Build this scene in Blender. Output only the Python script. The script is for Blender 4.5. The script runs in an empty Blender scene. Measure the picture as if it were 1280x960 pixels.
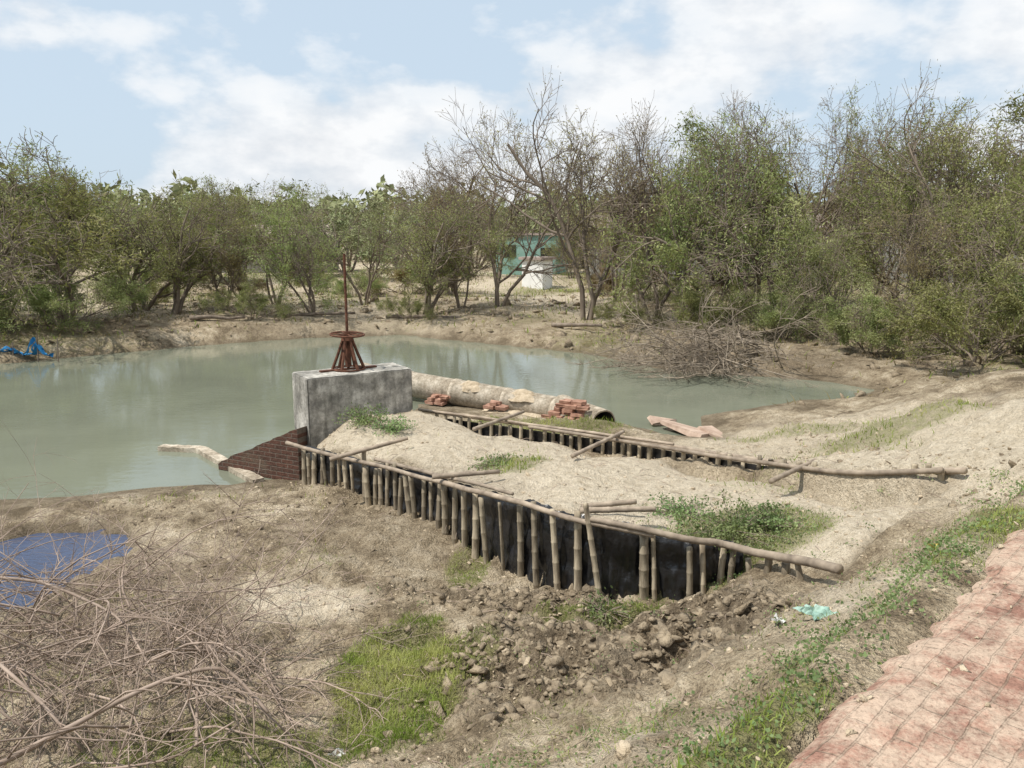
import bpy, math, random, bmesh
import numpy as np
from mathutils import Vector, Matrix
rng=np.random.default_rng(7); random.seed(7)
scene=bpy.context.scene
COL=scene.collection
R=math.radians

# ---------------------------------------------------------------- noise / terrain
def hash2(ix,iy,seed):
    h=(ix.astype(np.int64)*374761393+iy.astype(np.int64)*668265263+seed*144665)&0xffffffff
    h=((h^(h>>13))*1274126177)&0xffffffff
    h=(h^(h>>16))&0xffffff
    return h/float(0xffffff)
def vnoise(x,y,s,seed=0):
    x=np.asarray(x,float)/s; y=np.asarray(y,float)/s
    ix=np.floor(x);iy=np.floor(y);fx=x-ix;fy=y-iy
    fx=fx*fx*(3-2*fx);fy=fy*fy*(3-2*fy)
    a=hash2(ix,iy,seed);b=hash2(ix+1,iy,seed);c=hash2(ix,iy+1,seed);d=hash2(ix+1,iy+1,seed)
    return (a*(1-fx)+b*fx)*(1-fy)+(c*(1-fx)+d*fx)*fy
def fbm(x,y,s,seed=0,o=3):
    r=0;a=.5;t=0
    for i in range(o):
        c,sn=math.cos(i*1.1+.5),math.sin(i*1.1+.5)
        r=r+a*vnoise(x*c-y*sn+13.7*i,x*sn+y*c-7.3*i,s/(2**i),seed+i*17);t+=a;a*=.5
    return r/t-.5
def sst(a,b,x):
    t=np.clip((x-a)/(b-a),0,1);return t*t*(3-2*t)

C1=[(-7.24,10.78,.1),(-5.48,10.64,.15),(-4.2,11.15,.15),(-3.66,11.66,.1),(-2.43,10.5,.2),(-3.12,8.63,.3),(-3.38,7.11,.3),(-2.36,7.05,.25),(-1.46,7.11,.3),(-1.93,8.63,.3),(-1.3,8.75,.25),(-.69,8.1,.25),(0,7.6,.25),(.4,7.3,.3),(.9,7.1,.3),(1.5,7.1,.35)]
Z2=[.35,.35,.5,.7,1.9,1.5,1.1,.9,.6,1.5,1.0,1.65,1.6,2.0,2.05,.9,1.05,1.5,2.1,1.4,2.0,2.05,2.28,1.65,1.7,1.25,1.2,.65,.3,.2,.1,1.0,.7,.45,.3,.2,.15,.4,.5,.5,.5,.7,.6,.5,.4,.4,.5,.4,.3]
S2="-7,55 -3,60 4,58 10,55 9,32 9,38 7,44 3,45 -2,48 18,46 19,56 21,48 26,54 21,42 27,47 25,64 27,63 34,64 34,53 44,75 40,60 49,75 58,89 57,99 62,109 64,122 52,98 55,130 48,152 39,147 65,176 50,105 42,112 34,127 21,146 2,163 -14,172 114,200 126,194 85,234 102,219 109,302 138,244 66,251 49,268 -45,65 -36,51 -26,54 -15,56"
for p,z in zip(S2.split(),Z2):
    a,b=p.split(',');C1.append((int(a)/10,int(b)/10,z))
C1+=[(-16.9,31.2,.6),(-11.9,35.1,.7),(-4.6,32.7,.6),(2.1,35.1,.7),(8.1,40.5,.8),(26,54,.9),(1.7,57,.9),(33,149,1),(-12,149,1),(-40,60,.9),(-80,150,1),(80,100,1),(40,20,1.2),(25,30,.8),(-20,30,.7),(-30,29,.7),(-25,8,.3),(-12,9,.3),(-8,6,.5),(-6,3,.9),(-4,2,1.1),(-2.2,3,.9),(-1,2.6,1.3),(-3,0,1.8),(-6,-3,2),(-20,-5,1.5),(10,14,1.5),(14,14,1.2),(9,10,2.2),(0,200,1),(200,200,1),(-200,200,1),(200,0,1),(-200,0,1)]
C1=np.array(C1)
POND=np.array([(-60,11.5),(-30,11.2),(-12,11.4),(-7.76,11.58),(-6.65,11.77),(-5.55,12.08),(-4.47,12.24),(-4.06,12.5),(-3.63,12.7),(-3.3,13.4),(-2.2,14.3),(-1.9,15.5),(-2.1,17.0),(-2.3,18.6),(-.5,17.8),(1.2,16.9),(2.6,16.0),(3.03,15.4),(3.9,15.2),(4.24,17.2),(5.48,17.85),(6.96,18.9),(8.58,19.1),(9.42,20.1),(8.77,21.5),(6.98,22.2),(4.87,22.8),(3.1,25.5),(1.64,27.1),(-1.17,29.1),(-4.4,31.4),(-7.4,30.5),(-9.98,29.1),(-13.2,26.7),(-14.7,25),(-16.4,23.8),(-22,22.5),(-34,22),(-60,24)])
NF=[(-3.31,12.09),(-2.13,10.99),(-1.26,9.98),(-.68,9.10),(-.27,8.55),(.13,8.10),(.50,7.75),(.88,7.47),(1.31,7.41),(1.73,7.25),(2.04,7.31),(2.28,7.1),(2.50,6.75),(2.65,6.17)]
NB=[.05,.12,.17,.2,.22,.25,.28,.3,.3,.35,.45,.6,.85,1.0]
NR=[.70,.80,.93,1.06,1.14,1.19,1.2,1.19,1.13,1.08,1.04,1.04,1.12,1.27]
FF=[(-1.66,14.08),(0,12.96),(1.59,11.82),(2.80,10.45),(3.87,8.65),(4.37,7.5)]
FR=[.8,.85,.9,1.03,1.31,1.70]
MOUND=np.array([(-3.3,12.5)]+NF+[(3.6,6.9)]+FF[::-1]+[(-1.8,13.5)])
MC=[(x,y,z-.09) for (x,y),z in zip(NF,NR)]+[(x,y,z-.34) for (x,y),z in zip(FF,FR)]+[(-.96,11.6,1.0),(-2.2,12.6,1.05),(-1.8,13.2,1.0),(0,11.8,.85),(1.5,10.3,.95),(2,9,1.05),(3,8,1.12),(0.5,9.5,1.12),(-1.2,10.7,1.03),(3.4,7.2,1.22)]
MC=np.array(MC)
def idw(x,y,C,e=.3,p=1.7):
    num=np.zeros_like(x);den=np.zeros_like(x)
    for cx,cy,cz in C:
        w=1/((x-cx)**2+(y-cy)**2+e)**p
        num+=w*cz;den+=w
    return num/den
def psd(x,y,P):
    d=np.full(x.shape,1e9);ins=np.zeros(x.shape,bool);n=len(P)
    for i in range(n):
        ax,ay=P[i];bx,by=P[(i+1)%n]
        vx,vy=bx-ax,by-ay
        t=np.clip(((x-ax)*vx+(y-ay)*vy)/(vx*vx+vy*vy),0,1)
        d=np.minimum(d,np.hypot(x-ax-t*vx,y-ay-t*vy))
        if ay!=by:
            c=((ay>y)!=(by>y))&(x<(bx-ax)*(y-ay)/(by-ay)+ax)
            ins^=c
    return np.where(ins,-d,d)
RD=np.array([1.98,1.92]);RD/=np.hypot(*RD);RN=np.array([RD[1],-RD[0]])
def road_s(x,y): return (x-.83)*RN[0]+(y-2.23)*RN[1]+.09
def mudmask(x,y):
    a=sst(1.1,.45,np.hypot((x-.75)/1.8,(y-5.9)/1.3)+fbm(x,y,.8,5)*.6)
    b=sst(1.1,.5,np.hypot((x-.4)/1.9,((y-7.35)+(x-.4)*.35)/.42)+fbm(x,y,.5,6)*.7)*.8
    return np.maximum(a,b)
def H(x,y):
    x=np.asarray(x,float);y=np.asarray(y,float)
    b=idw(x,y,C1)
    near=sst(40,20,np.hypot(x,y))
    b=b+fbm(x,y,1.1,1)*.12*near+fbm(x,y,6,3)*.4*(1-near)
    rg=1-np.abs(fbm(x,y,.5,8,4))*4
    b=b+near*(rg-.5)*.06+fbm(x,y,.2,2,3)*.13*near
    m=mudmask(x,y)
    n=1-np.abs(fbm(x,y,.38,9,4))*3.5
    b=b+m*(n*.13+fbm(x,y,.15,10)*.26-.04)
    s=road_s(x,y)
    dd=np.hypot(x,y)
    k=sst(-.5,-.16,s+fbm(x,y,.5,12)*.2)*sst(12,9,dd)
    b=b*(1-k)+(2.338+fbm(x,y,.6,4)*.03+fbm(x,y,.12,14)*.03)*k
    b=b-sst(-.02,.28,s+fbm(x,y,.4,15)*.6)*k*.07
    d=psd(x,y,POND)+fbm(x,y,1.5,21)*.5
    far=sst(20,24,y)
    up=sst(-.1,1.3,d)*(1-far)+sst(.0,.75,d+fbm(x,y,.7,22)*.9)*far*(.75+.25*sst(1,3,d))
    z=np.where(d>0,.02+b*up*.97+far*sst(.1,1.5,d)*fbm(x,y,1.4,23)*.3,-np.minimum(.6,-d*.3)+.02)
    pd=np.hypot((x+6.0)/1.35,(y-8.75)/1.5)+fbm(x,y,.8,31)*.9
    k=sst(1.2,.85,pd); z=z*(1-k)+(-.16)*k
    pd=np.hypot((x+1.75)/.6,(y-8.1)/.45)+fbm(x,y,.5,33)*.4
    z=z-.06*sst(1.1,.5,pd)
    pd=np.hypot((x+.75)/.5,(y-6.7)/.3)+fbm(x,y,.3,34)*.4
    z=z-.16*sst(1.0,.75,pd)
    md=-psd(x,y,MOUND)
    mz=idw(x,y,MC,.05,1.5)+fbm(x,y,.5,41)*.11+fbm(x,y,.16,42)*.045
    k=sst(.06,.2,md); z=z*(1-k)+np.maximum(mz,z*.0)*k
    return z
def Hs(x,y): return float(H(np.array([x]),np.array([y]))[0])

# ---------------------------------------------------------------- materials
def newmat(name):
    m=bpy.data.materials.new(name);m.use_nodes=True
    nt=m.node_tree;nt.nodes.clear()
    o=nt.nodes.new('ShaderNodeOutputMaterial');p=nt.nodes.new('ShaderNodeBsdfPrincipled')
    nt.links.new(p.outputs[0],o.inputs[0])
    return m,nt,p,o
def N(nt,t,**k):
    n=nt.nodes.new(t)
    for a,b in k.items(): setattr(n,a,b)
    return n
def noise(nt,vec,scale,detail=3,rough=.6):
    n=N(nt,'ShaderNodeTexNoise');n.inputs['Scale'].default_value=scale;n.inputs['Detail'].default_value=detail;n.inputs['Roughness'].default_value=rough
    if vec is not None: nt.links.new(vec,n.inputs['Vector'])
    return n.outputs['Fac']
def ramp(nt,fac,stops):
    r=N(nt,'ShaderNodeValToRGB');e=r.color_ramp.elements
    while len(e)<len(stops): e.new(.5)
    for i,(p,c) in enumerate(stops):
        e[i].position=p;e[i].color=(*c,1) if len(c)==3 else c
    nt.links.new(fac,r.inputs[0]);return r.outputs[0]
def mixc(nt,f,a,b,bt='MIX'):
    m=N(nt,'ShaderNodeMix',data_type='RGBA',blend_type=bt)
    for s,v in ((m.inputs[0],f),(m.inputs[6],a),(m.inputs[7],b)):
        if isinstance(v,(int,float)): s.default_value=v
        elif isinstance(v,tuple): s.default_value=(*v,1) if len(v)==3 else v
        else: nt.links.new(v,s)
    return m.outputs[2]
def mth(nt,op,a,b=0.):
    m=N(nt,'ShaderNodeMath',operation=op)
    for s,v in ((m.inputs[0],a),(m.inputs[1],b)):
        if isinstance(v,(int,float)): s.default_value=v
        else: nt.links.new(v,s)
    return m.outputs[0]
def bump(nt,p,h,strength=.5,dist=.02):
    b=N(nt,'ShaderNodeBump');b.inputs['Strength'].default_value=strength;b.inputs['Distance'].default_value=dist
    nt.links.new(h,b.inputs['Height']);nt.links.new(b.outputs[0],p.inputs['Normal'])
def simple(name,c1,c2,scale=5,rough=.8,bs=.4,bd=.01,stretch=None,metal=0,spec=.3,rand=0,nobump=False):
    m,nt,p,o=newmat(name)
    tc=N(nt,'ShaderNodeTexCoord');v=tc.outputs['Object']
    if stretch:
        mp=N(nt,'ShaderNodeMapping');mp.inputs['Scale'].default_value=stretch;nt.links.new(v,mp.inputs[0]);v=mp.outputs[0]
    f=noise(nt,v,scale);col=ramp(nt,f,[(.3,c1),(.7,c2)])
    if rand:
        oi=N(nt,'ShaderNodeObjectInfo')
        hs=N(nt,'ShaderNodeHueSaturation');nt.links.new(col,hs.inputs['Color'])
        nt.links.new(mth(nt,'ADD',mth(nt,'MULTIPLY',oi.outputs['Random'],rand),1-rand/2),hs.inputs['Value']);col=hs.outputs[0]
    nt.links.new(col,p.inputs['Base Color'])
    p.inputs['Roughness'].default_value=rough;p.inputs['Metallic'].default_value=metal
    p.inputs['Specular IOR Level'].default_value=spec
    if not nobump: bump(nt,p,noise(nt,v,scale*4,3),bs,bd)
    return m

def ground_mat():
    m,nt,p,o=newmat('dry_soil')
    tc=N(nt,'ShaderNodeTexCoord');v=tc.outputs['Object']
    at=N(nt,'ShaderNodeAttribute',attribute_name='mask')
    sp=N(nt,'ShaderNodeSeparateColor');nt.links.new(at.outputs['Color'],sp.inputs[0])
    g,mu,sa=sp.outputs[0],sp.outputs[1],sp.outputs[2]
    n1=noise(nt,v,1.5,6,.76);n2=noise(nt,v,9,4,.75);n3=noise(nt,v,45,3,.75)
    soil=ramp(nt,n1,[(.37,(.18,.14,.092)),(.46,(.33,.265,.18)),(.54,(.47,.39,.275)),(.65,(.64,.55,.415))])
    sandc=ramp(nt,n2,[(.32,(.50,.42,.305)),(.60,(.72,.63,.49))])
    mudc=ramp(nt,n2,[(.32,(.075,.056,.038)),(.52,(.19,.148,.10)),(.68,(.38,.305,.215))])
    grc=ramp(nt,n2,[(.3,(.10,.115,.035)),(.7,(.26,.26,.10))])
    c=mixc(nt,sa,soil,sandc);c=mixc(nt,mu,c,mudc)
    gf=mth(nt,'ADD',g,mth(nt,'MULTIPLY',mth(nt,'SUBTRACT',n2,.5),1.6))
    rr=N(nt,'ShaderNodeMapRange');nt.links.new(gf,rr.inputs[0]);rr.inputs[1].default_value=.35;rr.inputs[2].default_value=.8
    c=mixc(nt,mth(nt,'MULTIPLY',rr.outputs[0],.7),c,grc)
    c=mixc(nt,mth(nt,'SUBTRACT',.82,mth(nt,'MULTIPLY',sa,.35)),c,ramp(nt,n3,[(.32,(.38,.36,.34)),(.48,(.97,.96,.95)),(.72,(1.25,1.23,1.2))]),'MULTIPLY')
    vo=N(nt,'ShaderNodeTexVoronoi',feature='DISTANCE_TO_EDGE');vo.inputs['Scale'].default_value=9
    wv=N(nt,'ShaderNodeVectorMath',operation='ADD');nt.links.new(v,wv.inputs[0])
    nn=N(nt,'ShaderNodeTexNoise');nn.inputs['Scale'].default_value=6;nn.inputs['Detail'].default_value=2;nt.links.new(v,nn.inputs['Vector'])
    sc=N(nt,'ShaderNodeVectorMath',operation='SCALE');nt.links.new(nn.outputs['Color'],sc.inputs[0]);sc.inputs[3].default_value=.25
    nt.links.new(sc.outputs[0],wv.inputs[1]);nt.links.new(wv.outputs[0],vo.inputs['Vector'])
    ck=ramp(nt,vo.outputs['Distance'],[(.0,(.42,.38,.34)),(.07,(1,1,1))])
    c=mixc(nt,mth(nt,'MULTIPLY',mth(nt,'SUBTRACT',1.,sa),.5),c,ck,'MULTIPLY')
    sx=N(nt,'ShaderNodeSeparateXYZ');nt.links.new(v,sx.inputs[0])
    w=N(nt,'ShaderNodeMapRange');nt.links.new(mth(nt,'ADD',sx.outputs[2],mth(nt,'MULTIPLY',mth(nt,'SUBTRACT',n1,.5),.2)),w.inputs[0])
    w.inputs[1].default_value=.02;w.inputs[2].default_value=.18;w.inputs[3].default_value=1;w.inputs[4].default_value=0
    c=mixc(nt,mth(nt,'MULTIPLY',w.outputs[0],.65),c,(.15,.118,.078))
    nt.links.new(c,p.inputs['Base Color']);p.inputs['Roughness'].default_value=.95;p.inputs['Specular IOR Level'].default_value=.15
    h=mth(nt,'ADD',mth(nt,'MULTIPLY',n2,1.0),mth(nt,'MULTIPLY',n3,.5))
    bump(nt,p,h,1.0,.10)
    return m
M_ground=ground_mat()

def leaf_mat(name,c1,c2,c3,tr=.3):
    m,nt,p,o=newmat(name)
    nt.nodes.remove(p)
    tc=N(nt,'ShaderNodeTexCoord')
    oi=N(nt,'ShaderNodeObjectInfo')
    f=noise(nt,tc.outputs['Object'],1.1,2)
    col=ramp(nt,f,[(.35,c1),(.5,c2),(.65,c3)])
    hs=N(nt,'ShaderNodeHueSaturation');nt.links.new(col,hs.inputs['Color'])
    nt.links.new(mth(nt,'ADD',mth(nt,'MULTIPLY',oi.outputs['Random'],.45),.8),hs.inputs['Value'])
    nt.links.new(mth(nt,'ADD',mth(nt,'MULTIPLY',oi.outputs['Random'],.05),.47),hs.inputs['Hue'])
    d=N(nt,'ShaderNodeBsdfDiffuse')
    nt.links.new(hs.outputs[0],d.inputs[0])
    if tr:
        t=N(nt,'ShaderNodeBsdfTranslucent')
        tcx=mixc(nt,1.0,hs.outputs[0],(1.25,1.2,.75),'MULTIPLY');nt.links.new(tcx,t.inputs[0])
        mx=N(nt,'ShaderNodeMixShader');mx.inputs[0].default_value=tr
        nt.links.new(d.outputs[0],mx.inputs[1]);nt.links.new(t.outputs[0],mx.inputs[2]);nt.links.new(mx.outputs[0],o.inputs[0])
    else: nt.links.new(d.outputs[0],o.inputs[0])
    return m
M_leaf=leaf_mat('acacia_leaf',(.155,.19,.075),(.245,.275,.115),(.35,.37,.18))
M_leaffar=leaf_mat('far_leaf',(.16,.19,.095),(.24,.265,.14),(.32,.345,.19),0)
M_leafdry=leaf_mat('dry_leaf',(.19,.165,.08),(.29,.25,.125),(.37,.34,.18))
M_leafblue=leaf_mat('weed_leaf',(.12,.18,.08),(.19,.27,.12),(.27,.34,.16))
M_grass=leaf_mat('grass_blade',(.13,.18,.035),(.23,.29,.07),(.38,.39,.15))
M_bark=simple('bark',(.12,.093,.07),(.27,.22,.172),6,.9,nobump=True,stretch=(1,1,.3))
M_twig=simple('dry_twig',(.17,.125,.095),(.40,.315,.255),5,.8,rand=.2,nobump=True)
M_twig2=simple('brush_twig',(.17,.135,.10),(.36,.30,.23),5,.8,nobump=True)
M_bamboo=simple('weathered_bamboo',(.16,.125,.088),(.44,.375,.27),7,.75,.5,.006,(3,3,.5),rand=.7)
M_rail=simple('old_bamboo_rail',(.16,.125,.095),(.38,.31,.235),6,.75,.5,.006,rand=.3)
M_rust=simple('rusty_iron',(.06,.028,.018),(.17,.075,.045),12,.85,.6,.004,metal=.2)
M_plastic=simple('black_plastic',(.008,.008,.009),(.022,.022,.024),4,.3,.5,.02,spec=.6)
M_blue=simple('blue_net_cloth',(.02,.17,.42),(.05,.30,.60),14,.8,.6,.02)
M_white=simple('white_plastic',(.38,.37,.34),(.6,.6,.56),10,.6,.6,.01)
M_green=simple('green_plastic',(.20,.34,.28),(.38,.50,.43),8,.6,.6,.01)
M_clod=simple('soil_clod',(.13,.10,.068),(.36,.29,.20),9,.95,.8,.03)
M_heap=simple('heap_soil',(.32,.25,.165),(.56,.465,.34),9,.95,.8,.03)
M_brickc=simple('loose_brick',(.22,.11,.075),(.42,.25,.18),8,.9,.6,.01,rand=.3)
M_pink=simple('pinkish_slab',(.30,.21,.16),(.48,.37,.29),5,.9,.6,.015)

def concrete_mat(name,c1,c2,c3,streak=.6,sp=.7):
    m,nt,p,o=newmat(name);tc=N(nt,'ShaderNodeTexCoord');v=tc.outputs['Object']
    mp=N(nt,'ShaderNodeMapping');mp.inputs['Scale'].default_value=(6,6,.8);nt.links.new(v,mp.inputs[0])
    a=noise(nt,v,3,6,.75);b=noise(nt,mp.outputs[0],1.2,4,.6);c=noise(nt,v,22,4,.7)
    col=ramp(nt,a,[(.36,c1),(.5,c2),(.62,c3)])
    col=mixc(nt,streak,col,ramp(nt,b,[(.35,(.40,.40,.38)),(.6,(1,1,1))]),'MULTIPLY')
    col=mixc(nt,sp,col,ramp(nt,c,[(.35,(.5,.5,.48)),(.55,(1,1,1))]),'MULTIPLY')
    nt.links.new(col,p.inputs['Base Color']);p.inputs['Roughness'].default_value=.9;p.inputs['Specular IOR Level'].default_value=.2
    bump(nt,p,mth(nt,'ADD',a,mth(nt,'MULTIPLY',c,.5)),.7,.015)
    return m
M_conc=concrete_mat('stained_concrete',(.22,.21,.19),(.39,.37,.33),(.62,.59,.53),.7,.5)
M_pipe=concrete_mat('pipe_concrete',(.25,.205,.15),(.44,.375,.29),(.60,.53,.43),.35)
M_wall=concrete_mat('plaster_wall',(.22,.21,.20),(.30,.29,.27),(.38,.37,.34),.4)
M_teal=simple('teal_paint',(.18,.32,.28),(.24,.38,.33),2,.8)
M_whitew=simple('whitewash',(.7,.7,.68),(.82,.82,.8),2,.8)
M_roof=simple('reddish_grey_roof',(.24,.19,.17),(.42,.34,.30),2,.8)
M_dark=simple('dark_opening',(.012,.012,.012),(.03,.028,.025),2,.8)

def brick_mat(name,axes,c1,c2,mortar,bw=.24,bh=.075,dust=None,warp=.0,msz=.012):
    m,nt,p,o=newmat(name);tc=N(nt,'ShaderNodeTexCoord');v=tc.outputs['Object']
    s=N(nt,'ShaderNodeSeparateXYZ');nt.links.new(v,s.inputs[0]);cb=N(nt,'ShaderNodeCombineXYZ')
    wn=noise(nt,v,5,2)
    nt.links.new(mth(nt,'ADD',s.outputs[axes[0]],mth(nt,'MULTIPLY',wn,warp)),cb.inputs[0])
    nt.links.new(mth(nt,'ADD',s.outputs[axes[1]],mth(nt,'MULTIPLY',wn,warp)),cb.inputs[1])
    b=N(nt,'ShaderNodeTexBrick');nt.links.new(cb.outputs[0],b.inputs['Vector'])
    b.inputs['Scale'].default_value=1;b.inputs['Brick Width'].default_value=bw;b.inputs['Row Height'].default_value=bh;b.inputs['Mortar Size'].default_value=msz
    b.inputs['Color1'].default_value=(*c1,1);b.inputs['Color2'].default_value=(*c2,1);b.inputs['Mortar'].default_value=(*mortar,1)
    b.inputs['Mortar Smooth'].default_value=.8
    n2=noise(nt,v,14,4,.75);n1=noise(nt,v,2.2,7,.8);n4=noise(nt,v,60,3,.7)
    col=mixc(nt,.8,b.outputs[0],ramp(nt,n2,[(.3,(.5,.5,.5)),(.6,(1.05,1,1))]),'MULTIPLY')
    if dust:
        f=ramp(nt,n1,[(dust[1],(0,0,0)),(dust[1]+.12,(1,1,1))])
        col=mixc(nt,mth(nt,'MULTIPLY',f,dust[2]),col,ramp(nt,n2,[(.3,tuple(q*.7 for q in dust[0])),(.7,dust[0])]))
        col=mixc(nt,.7,col,ramp(nt,n4,[(.32,(.45,.43,.42)),(.5,(1,1,1))]),'MULTIPLY')
    nt.links.new(col,p.inputs['Base Color']);p.inputs['Roughness'].default_value=.95;p.inputs['Specular IOR Level'].default_value=.1
    hb=mth(nt,'MULTIPLY',mth(nt,'SUBTRACT',1.,b.outputs['Fac']),.25 if dust else .6)
    bump(nt,p,mth(nt,'ADD',hb,mth(nt,'MULTIPLY',n2,1.2)),1.,.015)
    return m
M_wing=brick_mat('wing_brick',(0,2),(.14,.075,.055),(.095,.058,.045),(.16,.135,.11),dust=((.16,.13,.095),.52,.6))
M_road=brick_mat('worn_brick_paving',(0,1),(.28,.16,.12),(.37,.23,.17),(.24,.17,.125),.24,.08,((.54,.42,.32),.425,.88),.04,.007)

def water_mat(name,c,rough=.05,bs=.12,sc=3,d=.05):
    m,nt,p,o=newmat(name);tc=N(nt,'ShaderNodeTexCoord');v=tc.outputs['Object']
    mp=N(nt,'ShaderNodeMapping');mp.inputs['Scale'].default_value=(1,1.8,1);nt.links.new(v,mp.inputs[0])
    f=noise(nt,v,.25,3)
    nt.links.new(ramp(nt,f,[(.35,tuple(q*.8 for q in c)),(.65,c)]),p.inputs['Base Color'])
    p.inputs['Roughness'].default_value=rough;p.inputs['IOR'].default_value=1.36
    bump(nt,p,noise(nt,mp.outputs[0],sc,4,.55),bs,d)
    return m
M_water=water_mat('murky_green_water',(.185,.20,.15),.02,.075,3.2)
M_puddle=water_mat('dark_puddle_water',(.06,.08,.14),.06,.4,8)

# ---------------------------------------------------------------- object helpers
def mesh(name,V,F,mats,smooth=False,mi=None):
    me=bpy.data.meshes.new(name)
    V=np.asarray(V,float)
    if isinstance(F,np.ndarray) and len(F):
        k=F.shape[1];n=len(F)
        me.vertices.add(len(V));me.vertices.foreach_set('co',V.ravel())
        me.loops.add(n*k);me.loops.foreach_set('vertex_index',F.ravel().astype(np.int32))
        me.polygons.add(n);me.polygons.foreach_set('loop_start',np.arange(0,n*k,k,dtype=np.int32))
        me.update(calc_edges=True)
    else: me.from_pydata([tuple(v) for v in V],[],F)
    for m in (mats if isinstance(mats,(list,tuple)) else [mats]): me.materials.append(m)
    if mi is not None: me.polygons.foreach_set('material_index',np.asarray(mi,np.int32))
    if smooth: me.polygons.foreach_set('use_smooth',np.ones(len(me.polygons),bool))
    me.update();return me
def obj(name,me,loc=(0,0,0),parent=None,rot=None,**kw):
    o=bpy.data.objects.new(name,me);COL.objects.link(o);o.location=loc
    if rot: o.rotation_euler=rot
    if parent: o.parent=parent
    for k,v in kw.items(): o[k]=v
    return o
class MB:
    def __init__(s): s.V=[];s.F=[];s.M=[];s.n=0
    def tube(s,P,Rr,k=5,m=0,cap=True):
        P=np.asarray(P,float);n=len(P);Rr=np.broadcast_to(Rr,(n,))
        T=np.gradient(P,axis=0);T/=np.linalg.norm(T,axis=1)[:,None]+1e-9
        up=np.array([0,0,1.]) if abs(T[0][2])<.9 else np.array([1.,0,0])
        A=np.cross(T,up);A/=np.linalg.norm(A,axis=1)[:,None]+1e-9;B=np.cross(T,A)
        a=np.linspace(0,2*np.pi,k,endpoint=False)
        ring=P[:,None,:]+Rr[:,None,None]*(np.cos(a)[None,:,None]*A[:,None,:]+np.sin(a)[None,:,None]*B[:,None,:])
        s.V.append(ring.reshape(-1,3));b=s.n
        for i in range(n-1):
            for j in range(k):
                j2=(j+1)%k
                s.F.append((b+i*k+j,b+i*k+j2,b+(i+1)*k+j2,b+(i+1)*k+j));s.M.append(m)
        if cap:
            s.F.append(tuple(b+j for j in range(k))[::-1]);s.M.append(m)
            s.F.append(tuple(b+(n-1)*k+j for j in range(k)));s.M.append(m)
        s.n+=n*k
    def box(s,c,d,rz=0,m=0,rx=0,ry=0,jit=0):
        v=np.array([(x,y,z) for x in(-.5,.5) for y in(-.5,.5) for z in(-.5,.5)])*np.array(d)
        if jit: v=v+rng.normal(0,jit,v.shape)
        Mx=np.array(Matrix.Rotation(rz,3,'Z')@Matrix.Rotation(ry,3,'Y')@Matrix.Rotation(rx,3,'X'))
        v=v@Mx.T+np.array(c);b=s.n
        s.V.append(v);s.n+=8
        for f in((0,1,3,2),(4,6,7,5),(0,4,5,1),(2,3,7,6),(0,2,6,4),(1,5,7,3)): s.F.append(tuple(b+i for i in f));s.M.append(m)
    def mesh(s,name,mats,smooth=False):
        return mesh(name,np.concatenate(s.V),s.F,mats,smooth,s.M)
def leaves(P,L,W,droop=.3,seed=0):
    r=np.random.default_rng(seed);n=len(P)
    d=r.normal(size=(n,3));d[:,2]-=droop;d/=np.linalg.norm(d,axis=1)[:,None]
    q=r.normal(size=(n,3));q-=d*(q*d).sum(1)[:,None];q/=np.linalg.norm(q,axis=1)[:,None]
    L=(L*r.uniform(.6,1.3,n))[:,None];W=(W*r.uniform(.6,1.3,n))[:,None]
    V=np.stack([P,P+d*L*.5+q*W*.5,P+d*L,P+d*L*.5-q*W*.5],1).reshape(-1,3)
    return V,np.arange(4*n).reshape(n,4)

# ---------------------------------------------------------------- ground
def graded(a0,a1,st,outs):
    mid=list(np.arange(a0,a1,st))
    lo=[];x=a0;s=st
    while x>outs[0]: s=min(s*1.09,40);x-=s;lo.append(x)
    hi=[];x=mid[-1];s=st
    while x<outs[1]: s=min(s*1.04,40);x+=s;hi.append(x)
    return np.array(lo[::-1]+mid+hi)
xs=graded(-6.5,5.5,.04,(-900,900));ys=graded(2.2,13.8,.042,(-60,1500))
X,Y=np.meshgrid(xs,ys);Zg=H(X.ravel(),Y.ravel())
V=np.stack([X.ravel(),Y.ravel(),Zg],1)
nx,ny=len(xs),len(ys)
I=np.arange(nx*ny).reshape(ny,nx)
F=np.stack([I[:-1,:-1].ravel(),I[:-1,1:].ravel(),I[1:,1:].ravel(),I[1:,:-1].ravel()],1)
me=mesh('ground',V,F,M_ground,True)
def ell(x,y,cx,cy,rx,ry,sd=0): return sst(1.15,.6,np.hypot((x-cx)/rx,(y-cy)/ry)+fbm(x,y,.6,50+sd)*.6)
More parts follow.
